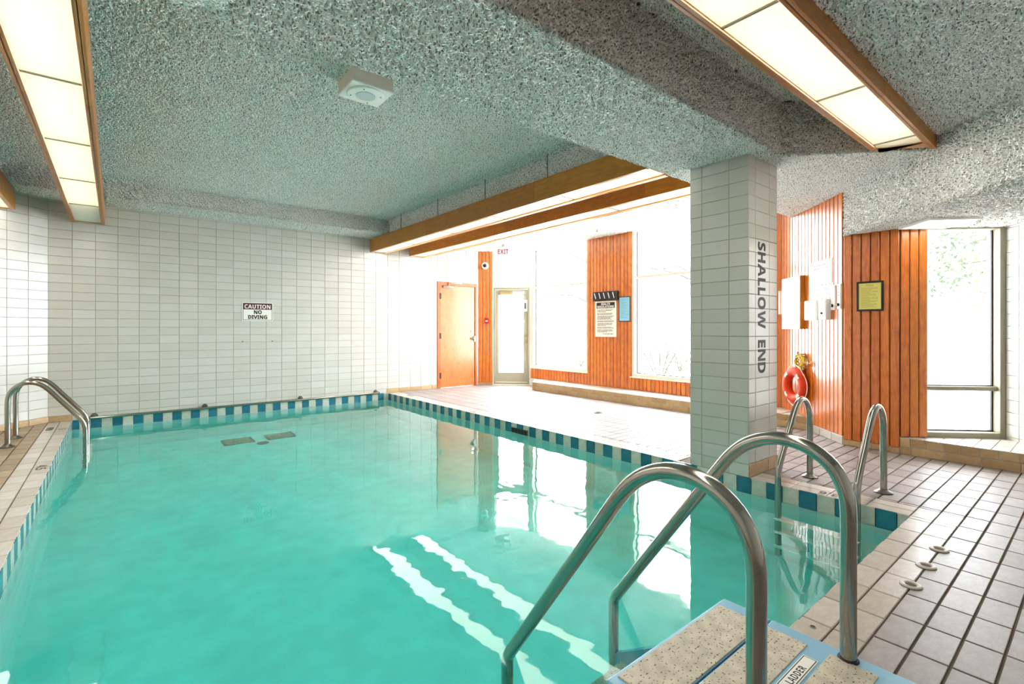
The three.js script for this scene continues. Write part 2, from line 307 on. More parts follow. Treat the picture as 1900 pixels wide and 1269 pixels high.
// back wall
const uo = -0.672;                                              // its local x is u - uo
const back = wall(0, 'wall_back', 'long white tiled wall behind the deep end of the pool', [[5.09 - uo, 5.99 - uo, 0, 2.125]]);
back.core(M.grout);
{
  const joints = [0]; for (let u = UL; u < 5.0; u += 0.2328) joints.push(u - uo); joints.push(5.05 - uo);
  tiledWall(back, 0, back.L, wallRows, joints, null);
  const over = new Tiles(back.w, 'wall_tile', 60); over.grid(FACE, steps(5.05 - uo, 6.03 - uo, 0.2328), [2.166, ...wallRows.filter((y) => y > 2.18)], M.wallTile, 0.005); over.grid(FACE, [6.03 - uo, back.L], wallRows.filter((y) => y > 2.1), M.wallTile, 0.005); over.done();
  const low = new Tiles(back.w, 'wall_tile', 40); low.grid(FACE, joints.filter((x) => x + uo > UL - 0.01 && x + uo < UR - 0.05).concat([UR - uo]), [0, ROW0], M.wallTile, 0.005); low.done();
  const beside = new Tiles(back.w, 'wall_tile', 40); beside.grid(FACE, [6.03 - uo, back.L], wallRows.filter((y) => y < 2.2), M.wallTile, 0.005); beside.done();
  baseboard('baseboard_back', 'tan tile base along the back wall beside the wooden door', back, UR - uo, 5.05 - uo, 0, ROW0, M.tan);
  baseboard('baseboard_corner', 'tan tile base in the corner left of the pool', back, 0, UL - uo, 0, ROW0, M.tan);
  for (const u of [1.55, 1.979]) { const m = part(back.w, 'screw_hole', cyl(0.009, 0.009, 0.004, 12), M.black); m.rotation.x = Math.PI / 2; m.position.set(u - uo, 1.003, 0.004); }
}
// corner wall with the glass door
const corner = wall(1, 'wall_back_right', 'angled corner wall holding the glass door and a wood strip', [[0.335, 1.1, 0, SOFFIT + 0.05]]);
corner.core(M.plasterWhite);
planks(corner.w, 0.0, 0.31, 0.05, SOFFIT + 0.06, 0.0775);
baseboard('baseboard_back_right', 'short tan tile base under the narrow wood strip', corner, 0, 0.31, 0, 0.05, M.tan, [0, 0.155, 0.31]);
// window wall
const WX = (v) => 7.83 - v, SILL = 0.39;
const right = wall(2, 'wall_right', 'window wall with varnished vertical boards above the low bench', [[WX(7.78), WX(6.2), SILL, SOFFIT + 0.05], [WX(5.193), WX(3.15), SILL, SOFFIT + 0.05]]);
right.core(M.plasterWhite);
planks(right.w, 0.02, WX(6.2), 0.16, SILL - 0.012); planks(right.w, WX(6.2), WX(5.193), 0.16, SOFFIT + 0.06); planks(right.w, WX(5.193), WX(3.15), 0.16, SILL - 0.012); planks(right.w, WX(3.15), right.L, 0.16, SOFFIT + 0.06);
// pier clad in boards
const diagonal = wall(3, 'wall_right_diagonal', 'angled board wall carrying notices and the life ring', [], [reach, 0.0]);
diagonal.core(M.plasterWhite); planks(diagonal.w, 0, diagonal.L - 0.002, 0.09, SOFFIT + 0.06);
baseboard('baseboard_right_diagonal', 'white tile base under the angled board wall', diagonal, 0, diagonal.L, 0, 0.09, M.coping);
const pier = wall(4, 'wall_right_pier', 'varnished board pier with the yellow framed notice', [], [0, 0]);
pier.core(M.plasterWhite); planks(pier.w, 0, pier.L, 0.06, 2.25);
baseboard('baseboard_right_pier', 'tan tile base under the board pier', pier, 0, pier.L, 0, 0.06, M.tan);
const alcove = wall(5, 'wall_alcove_window', 'angled wall of the window alcove with narrow boards', [[0.19, 0.93, 0.165, 2.2]], [0, reach]);
alcove.core(M.plasterWhite); planks(alcove.w, 0.002, 0.245, 0.165, 2.25);
const side = wall(6, 'wall_alcove', 'white tiled wall beside the alcove window', [], [THICK, reach]);
side.core(M.grout); tiledWall(side, 0, side.L, wallRows.filter((y) => y < 2.3), [0.0, 0.13, ...steps(0.13, side.L, 0.2345).slice(1)], null, 'wall_tile', M.wallTile, 120);
const front = wall(7, 'wall_front', 'white tiled wall behind the camera', []); front.core(M.grout); tiledWall(front, 0, front.L, wallRows);
const left = wall(8, 'wall_left', 'white tiled wall along the left deck', []); left.core(M.grout); tiledWall(left, 0, left.L, wallRows);
const leftD = wall(9, 'wall_left_diagonal', 'angled white tiled wall at the left end of the deck', []);
leftD.core(M.grout);
{ const js = []; for (let x = leftD.L; x > 0; x -= 0.2345) js.push(x); js.push(0); js.reverse(); tiledWall(leftD, 0, leftD.L, wallRows, js, null, 'wall_tile', M.wallTile, 200); baseboard('baseboard_left_diagonal', 'tan tile base along the angled left wall', leftD, 0, leftD.L, 0, ROW0, M.tan, js); }

// pillar
{
  const p = structure('pillar', 'square white tiled pillar marked shallow end at the pool edge', 'pillar');
  const { u0, u1, v0, v1 } = PIL, e = 0.004;
  part(p, 'pillar_core', box(u0 + e, u1 - e, -0.0, 2.66, -v1 + e, -v0 - e), M.grout);
  const rows = steps(0.105, 2.68, 0.115), t = new Tiles(p, 'pillar_tile', 200);
  const poolSide = new THREE.Matrix4().makeRotationY(-Math.PI / 2).setPosition(u0, 0, 0);
  t.grid(poolSide, [-v1, -2.257, -2.015, -v0], [0.0, ...rows], M.wallTile, 0.005);
  t.grid(new THREE.Matrix4().setPosition(0, 0, -v0), [u0, 4.083, 4.337, u1], rows, M.wallTile, 0.005);
  t.grid(new THREE.Matrix4().makeRotationY(Math.PI / 2).setPosition(u1, 0, 0), [v0, 2.09, v1], rows, M.wallTile, 0.005);
  t.grid(new THREE.Matrix4().makeRotationY(Math.PI).setPosition(0, 0, -v1), [-u1, -4.25, -4.01, -u0], rows, M.wallTile, 0.005);
  t.grid(new THREE.Matrix4().setPosition(0, 0, -v0 + 0.007), [u0, 4.3, u1], [0, 0.105], M.tan, 0.004, null, 0.012, 0.003);
  t.grid(new THREE.Matrix4().makeRotationY(Math.PI / 2).setPosition(u1 + 0.007, 0, 0), [v0, 2.09, v1], [0, 0.105], M.tan, 0.004, null, 0.012, 0.003);
  t.done();
  const text = 'SHALLOW END', size = 0.115; let y = 0; const total = 1.09, glyphs = [...text].map((c) => ({ c, w: c === ' ' ? 0.07 : 0 }));
  const made = glyphs.map(({ c, w }) => { if (c === ' ') return { w }; const g = new TextGeometry(c, { font, size, depth: 0.003, curveSegments: 6, bevelEnabled: false }); g.computeBoundingBox(); const bb = g.boundingBox; g.translate(-bb.min.x, 0, 0); return { g, w: bb.max.x - bb.min.x }; });
  const sum = made.reduce((s, m) => s + m.w, 0), gap = (total - sum) / (made.length - 1);
  for (const m of made) { if (m.g) { const q = part(p, 'letter', m.g, M.black, 'black letter of the words shallow end'); q.rotation.z = -Math.PI / 2; q.position.set(4.128, 1.924 - y, -v0); q.scale.y = 1.15; } y += m.w + gap; }
}

// benches: two courses of tan tile, pale tile on top
function bench(label, poly, frontFrom, frontTo, top, courses) {
  const b = thing('bench', label, 'bench');
  const s = new THREE.Shape(); poly.forEach(([u, v], i) => i ? s.lineTo(u, v) : s.moveTo(u, v)); s.closePath();
  const g = new THREE.ExtrudeGeometry(s, { depth: top - 0.004, bevelEnabled: false }); g.rotateX(-Math.PI / 2); part(b, 'bench_core', g, M.grout);
  return b;
}
{
  const uf = 6.37, top = 0.16;
  const b = bench('long low tiled bench under the big windows', [[uf, 7.2], [UW, 7.69], [UW, UW - 4.1], [uf, uf - 4.1]], 0, 0, top);
  const m = new THREE.Matrix4().makeRotationY(-Math.PI / 2).setPosition(uf - 0.004, 0, 0), t = new Tiles(b, 'bench_tile', 200);
  t.grid(m, steps(-7.2, -(uf - 4.1), 0.2405), [0, 0.08], M.tan, 0.005); t.grid(m, steps(-7.2, -(uf - 4.1), 0.2405, -7.08), [0.08, top], M.tan, 0.005);
  const tp = UPFACE.clone().premultiply(T4(0, top + 0.003, 0));
  t.grid(tp, [uf - 0.004, 6.6, UW - 0.0], steps(uf - 4.1 + 0.3, 7.2, 0.2405), M.coping, 0.006); t.grid(tp, [6.6, UW], [7.2, 7.44], M.coping, 0.006);
  t.done();
  const b2 = bench('triangular tiled bench in the window alcove', [[5.86, 1.29], [6.52, 0.63], [5.86, -0.03]], 0, 0, top);
  const m2 = new THREE.Matrix4().makeRotationY(-Math.PI / 2).setPosition(5.856, 0, 0), t2 = new Tiles(b2, 'bench_tile', 120);
  t2.grid(m2, steps(-1.29, 0.03, 0.2405, -1.2), [0, 0.08], M.tan, 0.006); t2.grid(m2, steps(-1.29, 0.03, 0.12, -1.21), [0.08, top], M.tan, 0.006);
  t2.grid(UPFACE.clone().premultiply(T4(0, top + 0.003, 0)), steps(5.852, 6.5, 0.2405), steps(-0.03, 1.29, 0.115), M.coping, 0.006, (u, v, w, h) => u + v > 7.22 || u - v > 5.96);
  t2.done();
}

// ------------------------------------------------------------------ ceiling of rough sprayed stucco
const ceiling = structure('ceiling', 'white rough sprayed stucco ceiling with recess, beams and soffits', 'ceiling');
{
  part(ceiling, 'roof_slab', (() => { const s = new THREE.Shape(); [[-2.2, -1.9], [4.5, -1.9], [7.2, 0.6], [7.2, 9.0], [-2.2, 9.0]].forEach(([u, v], i) => i ? s.lineTo(u, v) : s.moveTo(u, v)); s.closePath(); const g = new THREE.ExtrudeGeometry(s, { depth: 0.15, bevelEnabled: false }); g.rotateX(-Math.PI / 2); g.translate(0, 3.19, 0); return g; })(), M.concrete);
  // sprayed crust: small flat-topped lumps with deep narrow pits between them
  const lump = (x, y, z) => { const a = n3(x * 52, y * 52, z * 52) + 0.3 * n3(x * 95 + 5, y * 95, z * 95 - 3), t = Math.max(0, Math.min(1, (a + 0.45) / 0.4)); return 0.021 * (t - 1) + 0.003 * n3(x * 9, y * 9, z * 9) + 0.005; };
  // quad of displaced stucco; corners in order, "into" points into the room
  const stucco = (name, c, into, res) => {
    const [p00, p10, p11, p01] = c, n = new THREE.Vector3(...into).normalize();
    const nx = Math.max(2, Math.ceil(Math.max(p00.distanceTo(p10), p01.distanceTo(p11)) / res)), ny = Math.max(2, Math.ceil(Math.max(p00.distanceTo(p01), p10.distanceTo(p11)) / res));
    const pos = new Float32Array((nx + 1) * (ny + 1) * 3), idx = [], q = new THREE.Vector3(), r = new THREE.Vector3();
    for (let j = 0; j <= ny; j++) for (let i = 0; i <= nx; i++) { q.lerpVectors(p00, p10, i / nx); r.lerpVectors(p01, p11, i / nx); q.lerp(r, j / ny); const h = lump(q.x, q.y, q.z); q.addScaledVector(n, h); q.toArray(pos, (j * (nx + 1) + i) * 3); }
    const e1 = p10.clone().sub(p00), e2 = p01.clone().sub(p00), flip = e1.cross(e2).dot(n) < 0;
    for (let j = 0; j < ny; j++) for (let i = 0; i < nx; i++) { const a = j * (nx + 1) + i, b = a + 1, d = a + nx + 1, e = d + 1; flip ? idx.push(a, d, b, b, d, e) : idx.push(a, b, d, b, e, d); }
    const g = new THREE.BufferGeometry(); g.setAttribute('position', new THREE.BufferAttribute(pos, 3)); g.setIndex(idx); g.computeVertexNormals();
    const uv = new Float32Array((nx + 1) * (ny + 1) * 2), ax = p10.clone().sub(p00).normalize(), ay = new THREE.Vector3().crossVectors(n, ax);
    for (let i = 0; i < (nx + 1) * (ny + 1); i++) { q.fromArray(pos, i * 3); uv[i * 2] = q.dot(ax) / 1.6; uv[i * 2 + 1] = q.dot(ay) / 1.6; }
    g.setAttribute('uv', new THREE.BufferAttribute(uv, 2));
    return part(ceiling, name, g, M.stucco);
  };
  const flat = (name, q, H, res) => stucco(name, q.map(([u, v]) => P(u, v, H)), [0, -1, 0], res);
  const face = (name, [a, b], [c, d], h0, h1, into, res) => stucco(name, [P(a, b, h0), P(c, d, h0), P(c, d, h1), P(a, b, h1)], [into[0], 0, -into[1]], res);
  const HC = 3.1, HB = 2.62, HN = 2.70, HK = 2.17, VF = 7.95, UF = 3.7, V1 = 2.57, V2 = 1.7;
  for (const [a, b, c, d, r] of [[-1.05, UF, V1, 5.2, 0.006], [-1.05, UF, 5.2, VF, 0.0075], [-2.0, -1.05, V1, VF, 0.03]]) flat('ceiling_recess', [[a, c], [b, c], [b, d], [a, d]], HC, r);
  face('recess_face', [-2.0, VF], [UF, VF], SOFFIT - 0.012, HC, [0, -1], 0.012); face('recess_face', [UF, V1], [UF, VF], SOFFIT - 0.012, HC, [-1, 0], 0.012); face('recess_face', [-2.0, V1], [UF, V1], HB, HC, [0, 1], 0.03);
  flat('soffit', [[-2.0, VF - 0.012], [UF, VF - 0.012], [UF, VB + 0.08], [-2.0, VB + 0.08]], SOFFIT, 0.012); flat('soffit', [[UF - 0.012, V1], [UW + 0.08, V1], [UW + 0.08, VB + 0.08], [UF - 0.012, VB + 0.08]], SOFFIT, 0.02);
  face('beam_face', [UF, V1], [6.75, V1], HB, SOFFIT, [0, 1], 0.03);
  const HQ = 3.05, o = 0.012;
  flat('beam', [[0.4, V2 - o], [4.2, V2 - o], [4.2, V1 + o], [0.4, V1 + o]], HB, 0.0052); flat('beam', [[-2.0, V2 - o], [0.4, V2 - o], [0.4, V1 + o], [-2.0, V1 + o]], HB, 0.03);
  flat('soffit', [[4.2, V2 - o], [4.992, 0.892], [6.67, V1 + o], [4.2, V1 + o]], HB, 0.006);
  face('beam_face', [-2.0, V2], [4.2, V2], HB - o, HQ, [0, -1], 0.0065); face('beam_face', [4.2, V2], [4.71, 1.19], HB - o, HQ, [-1, -1], 0.012); face('beam_face', [4.71, 1.19], [5.0, 0.9], HB - o, 2.86, [-1, -1], 0.012);
  flat('ceiling_channel', [[-2.0, 1.19], [4.71, 1.19], [4.2, V2], [-2.0, V2]], HQ, 0.014);
  flat('ceiling_panel', [[-2.0, -1.7], [0.9, -1.7], [0.9, 0.87], [-2.0, 0.87]], HN, 0.03); flat('ceiling_panel', [[0.9, -1.7], [2.4, -1.7], [3.8, -0.3], [0.9, -0.3]], HN, 0.02); flat('ceiling_panel', [[0.9, -0.3], [3.8, -0.3], [4.97, 0.87], [0.9, 0.87]], HN, 0.0062);
  face('bulkhead_face', [2.4, -1.7], [3.8, -0.3], HK - o, HN + 0.02, [-1, 1], 0.02); face('bulkhead_face', [3.8, -0.3], [5.0, 0.9], HK - o, HN + 0.02, [-1, 1], 0.0062); face('bulkhead_face', [5.0, 0.9], [5.86, 1.76], HK - o, HB + 0.02, [-1, 1], 0.0075);
  flat('bulkhead', [[2.388, -1.7], [4.29, -1.7], [6.55, 0.62], [5.852, 1.768]], HK, 0.0095);
}

// ------------------------------------------------------------------ windows and doors
function onWall(W, x, y, z = 0) { const c = Math.cos(W.f.turn), s = Math.sin(W.f.turn), [ax, , az] = W.f.at; return { at: [ax + x * c + z * s, y, az - x * s + z * c], turn: W.f.turn }; }
function windowUnit(n, label, W, x0, x1, y0, y1, bars, frameMat, fw = 0.05, sill = true) {
  const w = structure(`window_${n}`, label, 'window', onWall(W, x0, y0)), ww = x1 - x0, hh = y1 - y0;
  part(w, 'frame_post', rbox(0, fw, 0, hh, -0.15, 0.0), frameMat); part(w, 'frame_post', rbox(ww - fw, ww, 0, hh, -0.15, 0.0), frameMat);
  part(w, 'frame_rail', rbox(fw, ww - fw, 0, fw, -0.15, 0.0), frameMat); part(w, 'frame_rail', rbox(fw, ww - fw, hh - fw, hh, -0.15, 0.0), frameMat);
  const ys = [fw, ...bars.flatMap((b) => [b - y0 - 0.018, b - y0 + 0.018]), hh - fw];
  bars.forEach((b) => part(w, 'mullion', rbox(fw, ww - fw, b - y0 - 0.02, b - y0 + 0.02, -0.13, -0.03), frameMat));
  for (let i = 0; i < ys.length; i += 2) { const g = new THREE.PlaneGeometry(ww - 2 * fw, ys[i + 1] - ys[i]); const p = part(w, 'pane', g, M.glass); p.position.set(ww / 2, (ys[i] + ys[i + 1]) / 2, -0.09); part(w, 'gasket', merge([box(fw, fw + 0.012, ys[i], ys[i + 1], -0.1, -0.08), box(ww - fw - 0.012, ww - fw, ys[i], ys[i + 1], -0.1, -0.08), box(fw, ww - fw, ys[i], ys[i] + 0.012, -0.1, -0.08)]), M.black); }
  if (sill) part(w, 'window_sill', rbox(-0.02, ww + 0.02, -0.018, 0.0, -0.14, 0.035), frameMat);
  return w;
}
windowUnit(1, 'tall two pane window between the glass door and board panel', right, WX(7.78), WX(6.2), SILL, SOFFIT + 0.05, [2.07], M.frame, 0.045);
windowUnit(2, 'wide two pane window right of the board panel', right, WX(5.193), WX(3.15), SILL, SOFFIT + 0.05, [2.08], M.frame, 0.05);
windowUnit(3, 'narrow grey framed window of the alcove above the bench', alcove, 0.19, 0.93, 0.165, 2.2, [0.63], M.frameGrey, 0.05, false);
{ // wooden door
  const W = back, d = structure('door_1', 'closed varnished wooden door in the white tiled wall', 'door', onWall(W, 5.05 - uo, 0));
  const jamb = (g) => part(d, 'door_frame', g, M.doorFrame);
  const tj = (w, h, x, y) => { const m = jamb(timber(w, h, 0.12, 0.003)); m.position.set(x, y, 0.02); };
  tj(0.075, 2.165, 0.0375, 1.0825); tj(0.055, 2.165, 0.9525, 1.0825); tj(0.85, 0.07, 0.5, 2.13);
  const leaf = part(d, 'door_leaf', timber(0.845, 2.085, 0.045, 0.003), M.woodDoor); leaf.position.set(0.5, 1.05, 0.0);
  for (const y of [0.255, 1.064, 1.874]) { const h = part(d, 'hinge', rbox(-0.018, 0.018, -0.06, 0.06, -0.006, 0.012), M.black, 'black butt hinge'); h.position.set(0.068, y, 0.018); }
  const knob = part(d, 'knob', (() => { const g = new THREE.LatheGeometry([[0.001, 0], [0.034, 0], [0.034, 0.008], [0.014, 0.014], [0.014, 0.03], [0.028, 0.04], [0.03, 0.055], [0.02, 0.066], [0.001, 0.068]].map(([a, b]) => new THREE.Vector2(a, b)), 20); g.rotateX(Math.PI / 2); return g; })(), M.steel); knob.position.set(0.86, 1.0, 0.0);
  const dead = part(d, 'deadbolt', (() => { const g = cyl(0.026, 0.03, 0.02, 20); g.rotateX(Math.PI / 2); return g; })(), M.steel); dead.position.set(0.85, 1.155, 0.01);
  part(d, 'strike_plate', box(0.9, 0.93, 0.93, 1.05, 0.0, 0.022), M.steelDark);
  const closer = part(d, 'door_closer', merge([rbox(0.12, 0.36, 2.045, 2.085, 0.0, 0.05), box(0.24, 0.56, 2.14, 2.152, 0.045, 0.06), box(0.24, 0.26, 2.08, 2.15, 0.03, 0.05)]), M.steel);
  void closer;
}
{ // glass door in the corner
  const W = corner, d = structure('door_2', 'olive metal glass door beneath the exit sign', 'door', onWall(W, 0.335, 0)), w = 0.765;
  part(d, 'door_frame', merge([rbox(0, 0.035, 0, 2.06, -0.12, 0.005), rbox(w - 0.035, w, 0, 2.06, -0.12, 0.005), rbox(0, w, 2.045, 2.085, -0.12, 0.005)]), M.olive);
  part(d, 'stile', rbox(0.038, 0.105, 0.02, 2.04, -0.06, -0.015), M.olive); part(d, 'stile', rbox(w - 0.125, w - 0.038, 0.02, 2.04, -0.06, -0.015), M.olive);
  part(d, 'rail', rbox(0.105, w - 0.125, 0.02, 0.27, -0.06, -0.015), M.olive); part(d, 'rail', rbox(0.105, w - 0.125, 1.93, 2.04, -0.06, -0.015), M.olive);
  const p = part(d, 'pane', new THREE.PlaneGeometry(w - 0.23, 1.66), M.glass); p.position.set((w - 0.02) / 2, 1.1, -0.04);
  part(d, 'threshold', rbox(0, w, 0, 0.018, -0.15, 0.05), M.frame); part(d, 'kick_strip', box(0.04, w - 0.04, 0.055, 0.075, -0.015, -0.005), M.frame);
  part(d, 'door_closer', merge([rbox(0.15, 0.38, 1.945, 2.0, -0.015, 0.04), box(0.2, 0.5, 2.05, 2.062, 0.02, 0.035)]), M.brass, 'brown door closer');
  const n = part(d, 'door_notice', box(0.41, 0.66, 1.945, 2.01, -0.015, -0.011), M.paper); void n;
  const nt = part(d, 'notice_print', new THREE.PlaneGeometry(0.25, 0.065), print(canvasTex(256, 64, (x, W2, H2) => { x.fillStyle = '#f4f2ea'; x.fillRect(0, 0, W2, H2); dashes(x, 14, 14, 228, 2, 24, 11, '#b06a4a'); }))); nt.position.set(0.535, 1.9775, -0.0095);
  part(d, 'alarm_box', rbox(w - 0.118, w - 0.045, 1.58, 1.82, -0.015, 0.03), M.white, 'white alarm box'); part(d, 'alarm_label', box(w - 0.1, w - 0.06, 1.63, 1.76, 0.03, 0.032), M.steelDark);
  for (const [y, r] of [[1.06, 0.028], [0.93, 0.033]]) { const k = part(d, 'lock', (() => { const g = cyl(r * 0.8, r, 0.03, 20); g.rotateX(Math.PI / 2); return g; })(), M.brass); k.position.set(w - 0.08, y, 0.0); }
  const tr = windowUnit(4, 'transom window above the glass door', W, 0.335, 1.1, 2.085, SOFFIT + 0.05, [], M.frame, 0.03, false); void tr;
}

// ------------------------------------------------------------------ light fixtures: boards, tubes, diffusers
function fixture(label, { at, turn, length, height = 0.235, panels, lit, rods = [], boards = [], mitre = 0, group }) {
  // local x along the fixture from its far end, z across (width 0.34), y up from the lower edge
  const f = thing('light_fixture', label, 'light', { at, turn, group }), W = 0.34, e = 0.022;
  const cuts = [0, ...boards, length];
  const cutEnd = (g, z) => { if (!mitre) return g; const p = g.attributes.position; for (let i = 0; i < p.count; i++) if (p.getX(i) > length - 0.02) p.setX(i, length + mitre * (p.getZ(i) + z)); p.needsUpdate = true; return g; };
  for (const s of [-1, 1]) for (let i = 0; i + 1 < cuts.length; i++) {
    const g = timber(cuts[i + 1] - cuts[i] - 0.002, height, e, 0.002); if (s < 0) g.rotateY(Math.PI);
    g.translate((cuts[i] + cuts[i + 1]) / 2, height / 2, s * W / 2); part(f, 'side_board', cutEnd(g, 0), M.fascia[i % 2]);
    const lip = timber(cuts[i + 1] - cuts[i] - 0.002, 0.034 - e + 0.012, 0.018, 0.002); lip.rotateX(Math.PI / 2); lip.translate((cuts[i] + cuts[i + 1]) / 2, 0.0, s * (W / 2 - e - 0.006)); part(f, 'trim_strip', cutEnd(lip, 0), M.fascia[i % 2]);
  }
  for (const x of [0, length]) { const g = timber(W - 2 * e, height * 0.9, 0.02, 0.002); g.rotateY(Math.PI / 2); g.translate(x + (x ? -0.0 : 0.02), height / 2, 0); part(f, 'end_board', x ? cutEnd(g, 0) : g, M.fascia[0]); }
  part(f, 'reflector', cutEnd(box(0.02, length, height - 0.03, height - 0.015, -W / 2 + e, W / 2 - e), 0), M.reflector);
  for (const z of [-1, 1]) part(f, 'liner', cutEnd(box(0.02, length - 0.001, 0.024, height - 0.03, Math.min(z * (W / 2 - e), z * (W / 2 - e - 0.003)), Math.max(z * (W / 2 - e), z * (W / 2 - e - 0.003))), 0), M.reflector, 'white inner lining');
  const inner = W / 2 - e - 0.014, y = 0.02;
  for (let i = 0; i + 1 < panels.length; i++) {
    const a = panels[i] + 0.006, b = panels[i + 1] - 0.006;
    part(f, 'diffuser', cutEnd(box(a, b, y, y + 0.003, -inner, inner), 0), M.diffuser, 'ribbed cream acrylic diffuser');
    if (panels[i] > 0.02) part(f, 'cross_bar', box(panels[i] - 0.008, panels[i] + 0.008, y - 0.006, y + 0.008, -inner, inner), M.alu);
    if (lit[i]) for (const z of [-0.055, 0.055]) { const t = cyl(0.013, 0.013, Math.min(1.16, b - a) - 0.04, 10); t.rotateZ(Math.PI / 2); t.translate((a + b) / 2, height - 0.085, z); part(f, 'fluorescent_tube', t, M.tube); }
  }
  const on = lit.map((l, i) => l ? i : -1).filter((i) => i >= 0), a = panels[on[0]], b = panels[on[on.length - 1] + 1];
  const l = new THREE.RectAreaLight('#fffaf0', PANEL_LIGHT, b - a, 2 * inner); l.position.set((a + b) / 2, y - 0.012, 0); l.rotation.x = -Math.PI / 2; f.add(l);
  for (const [x, top] of rods) for (const z of [-W / 2 + 0.03, W / 2 - 0.03]) { const g = cyl(0.005, 0.005, top - height, 8); g.translate(x, (top + height) / 2, z); part(f, 'hanging_rod', g, M.steelDark); }
  return f;
}
// local +x points towards the camera side (-v) for the four long fixtures over the pool
const along = { turn: -Math.PI / 2 };
const four = [0, 1.16, 2.38, 3.61, 4.83, 6.0], B0 = 2.605, up = 3.1 - B0, rodsAt = [1.23, 2.41, 3.57, 4.73].map((x) => [x, up + 0.01]);
fixture('suspended wood framed light over the left pool edge', { at: [-0.28, B0, -8.6], ...along, length: 6.0, panels: [0, 1.16, 2.36, 3.59, 4.81, 6.0], lit: [0, 1, 1, 1, 1], rods: rodsAt, boards: [2.1, 4.54], group: 'wood framed ceiling lights' });
fixture('suspended wood framed light ending at the angled left wall', { at: [-1.09, B0, -8.2], ...along, length: 5.6, panels: [0, 1.16, 2.36, 3.59, 4.81, 5.6], lit: [1, 1, 1, 1, 1], rods: rodsAt, boards: [2.1, 4.54], group: 'wood framed ceiling lights' });
fixture('suspended wood framed light at the edge of the ceiling recess', { at: [3.78, B0, -8.56], ...along, length: 5.98, panels: four, lit: [1, 1, 1, 1, 1], rods: [[1.19, up], [2.37, up], [3.54, up], [4.69, up]], boards: [2.06, 4.5], group: 'wood framed ceiling lights' });
fixture('wood framed light below the soffit nearest the windows', { at: [4.57, B0, -8.56], ...along, length: 5.98, panels: four, lit: [1, 1, 1, 1, 1], rods: [], boards: [3.03, 5.4], group: 'wood framed ceiling lights' });
fixture('wood framed light with mitred end above the shallow end deck', { at: [-1.3, 2.6, -1.03], turn: 0, length: 6.08, height: 0.235, panels: [0, 1.15, 2.33, 3.52, 4.69, 5.84, 6.06], lit: [1, 1, 1, 1, 1, 0], boards: [2.44, 4.88], mitre: 1, group: 'wood framed ceiling lights' });
{ // flush panel light in the alcove bulkhead
  const c = P(5.77, 1.0, 2.165), f = thing('soffit_light', 'flush square light panel in the low soffit by the alcove window', 'light', { at: [c.x, c.y, c.z], turn: Math.PI / 4 });
  part(f, 'light_frame', merge([box(-0.2, 0.2, -0.02, 0.012, -0.2, -0.18), box(-0.2, 0.2, -0.02, 0.012, 0.18, 0.2), box(-0.2, -0.18, -0.02, 0.012, -0.18, 0.18), box(0.18, 0.2, -0.02, 0.012, -0.18, 0.18)]), M.white);
  part(f, 'light_lens', box(-0.18, 0.18, -0.016, -0.012, -0.18, 0.18), std({ color: '#f5f3ea', emissive: '#fff8ea', emissiveIntensity: 0.9, roughness: 0.6 }));
  const l = new THREE.RectAreaLight('#fff6e6', 1.2, 0.34, 0.34); l.position.set(0, -0.022, 0); l.rotation.x = -Math.PI / 2; f.add(l);
}

// ------------------------------------------------------------------ ladders and rails
const railPts = (list, place) => list.map(([a, b]) => place(a, b));
const ladderProfile = [[0.41, 0.0], [0.41, 0.2], [0.41, 0.44], [0.395, 0.54], [0.345, 0.61], [0.27, 0.645], [0.19, 0.63], [0.12, 0.575], [0.02, 0.445], [-0.09, 0.3], [-0.15, 0.215], [-0.178, 0.14], [-0.185, 0.0], [-0.185, -0.45], [-0.185, -0.98]];
function ladder(label, edge, dir, vs) {
  const t = thing('pool_ladder', label, 'ladder', { at: [edge, 0, -(vs[0] + vs[1]) / 2] });
  const vc = (vs[0] + vs[1]) / 2;
  for (const v of vs) {
    const z = -(v - vc);
    part(t, 'handrail', tube(railPts(ladderProfile, (s, H) => new THREE.Vector3(dir * s, H, z)), 0.0225, 110, 16), M.steel);
    const f = part(t, 'floor_flange', new THREE.LatheGeometry([[0.024, 0.03], [0.03, 0.022], [0.055, 0.008], [0.06, 0.0], [0.02, 0.0]].map(([a, b]) => new THREE.Vector2(a, b)), 24), M.steelDark); f.position.set(dir * 0.41, 0.001, z);
  }
  for (const H of [-0.32, -0.57, -0.82]) part(t, 'ladder_tread', rbox(-0.045, 0.045, H - 0.015, H + 0.015, -(vs[1] - vs[0]) / 2 - 0.02, (vs[1] - vs[0]) / 2 + 0.02, 0.012, 3).translate(-dir * 0.185, 0, 0), M.white, 'white plastic tread');
}
ladder('stainless pool ladder at the deep left corner', UL, -1, [7.08, 7.6]);
ladder('stainless pool ladder on the deck right of the pillar', UR, 1, [1.06, 1.55]);
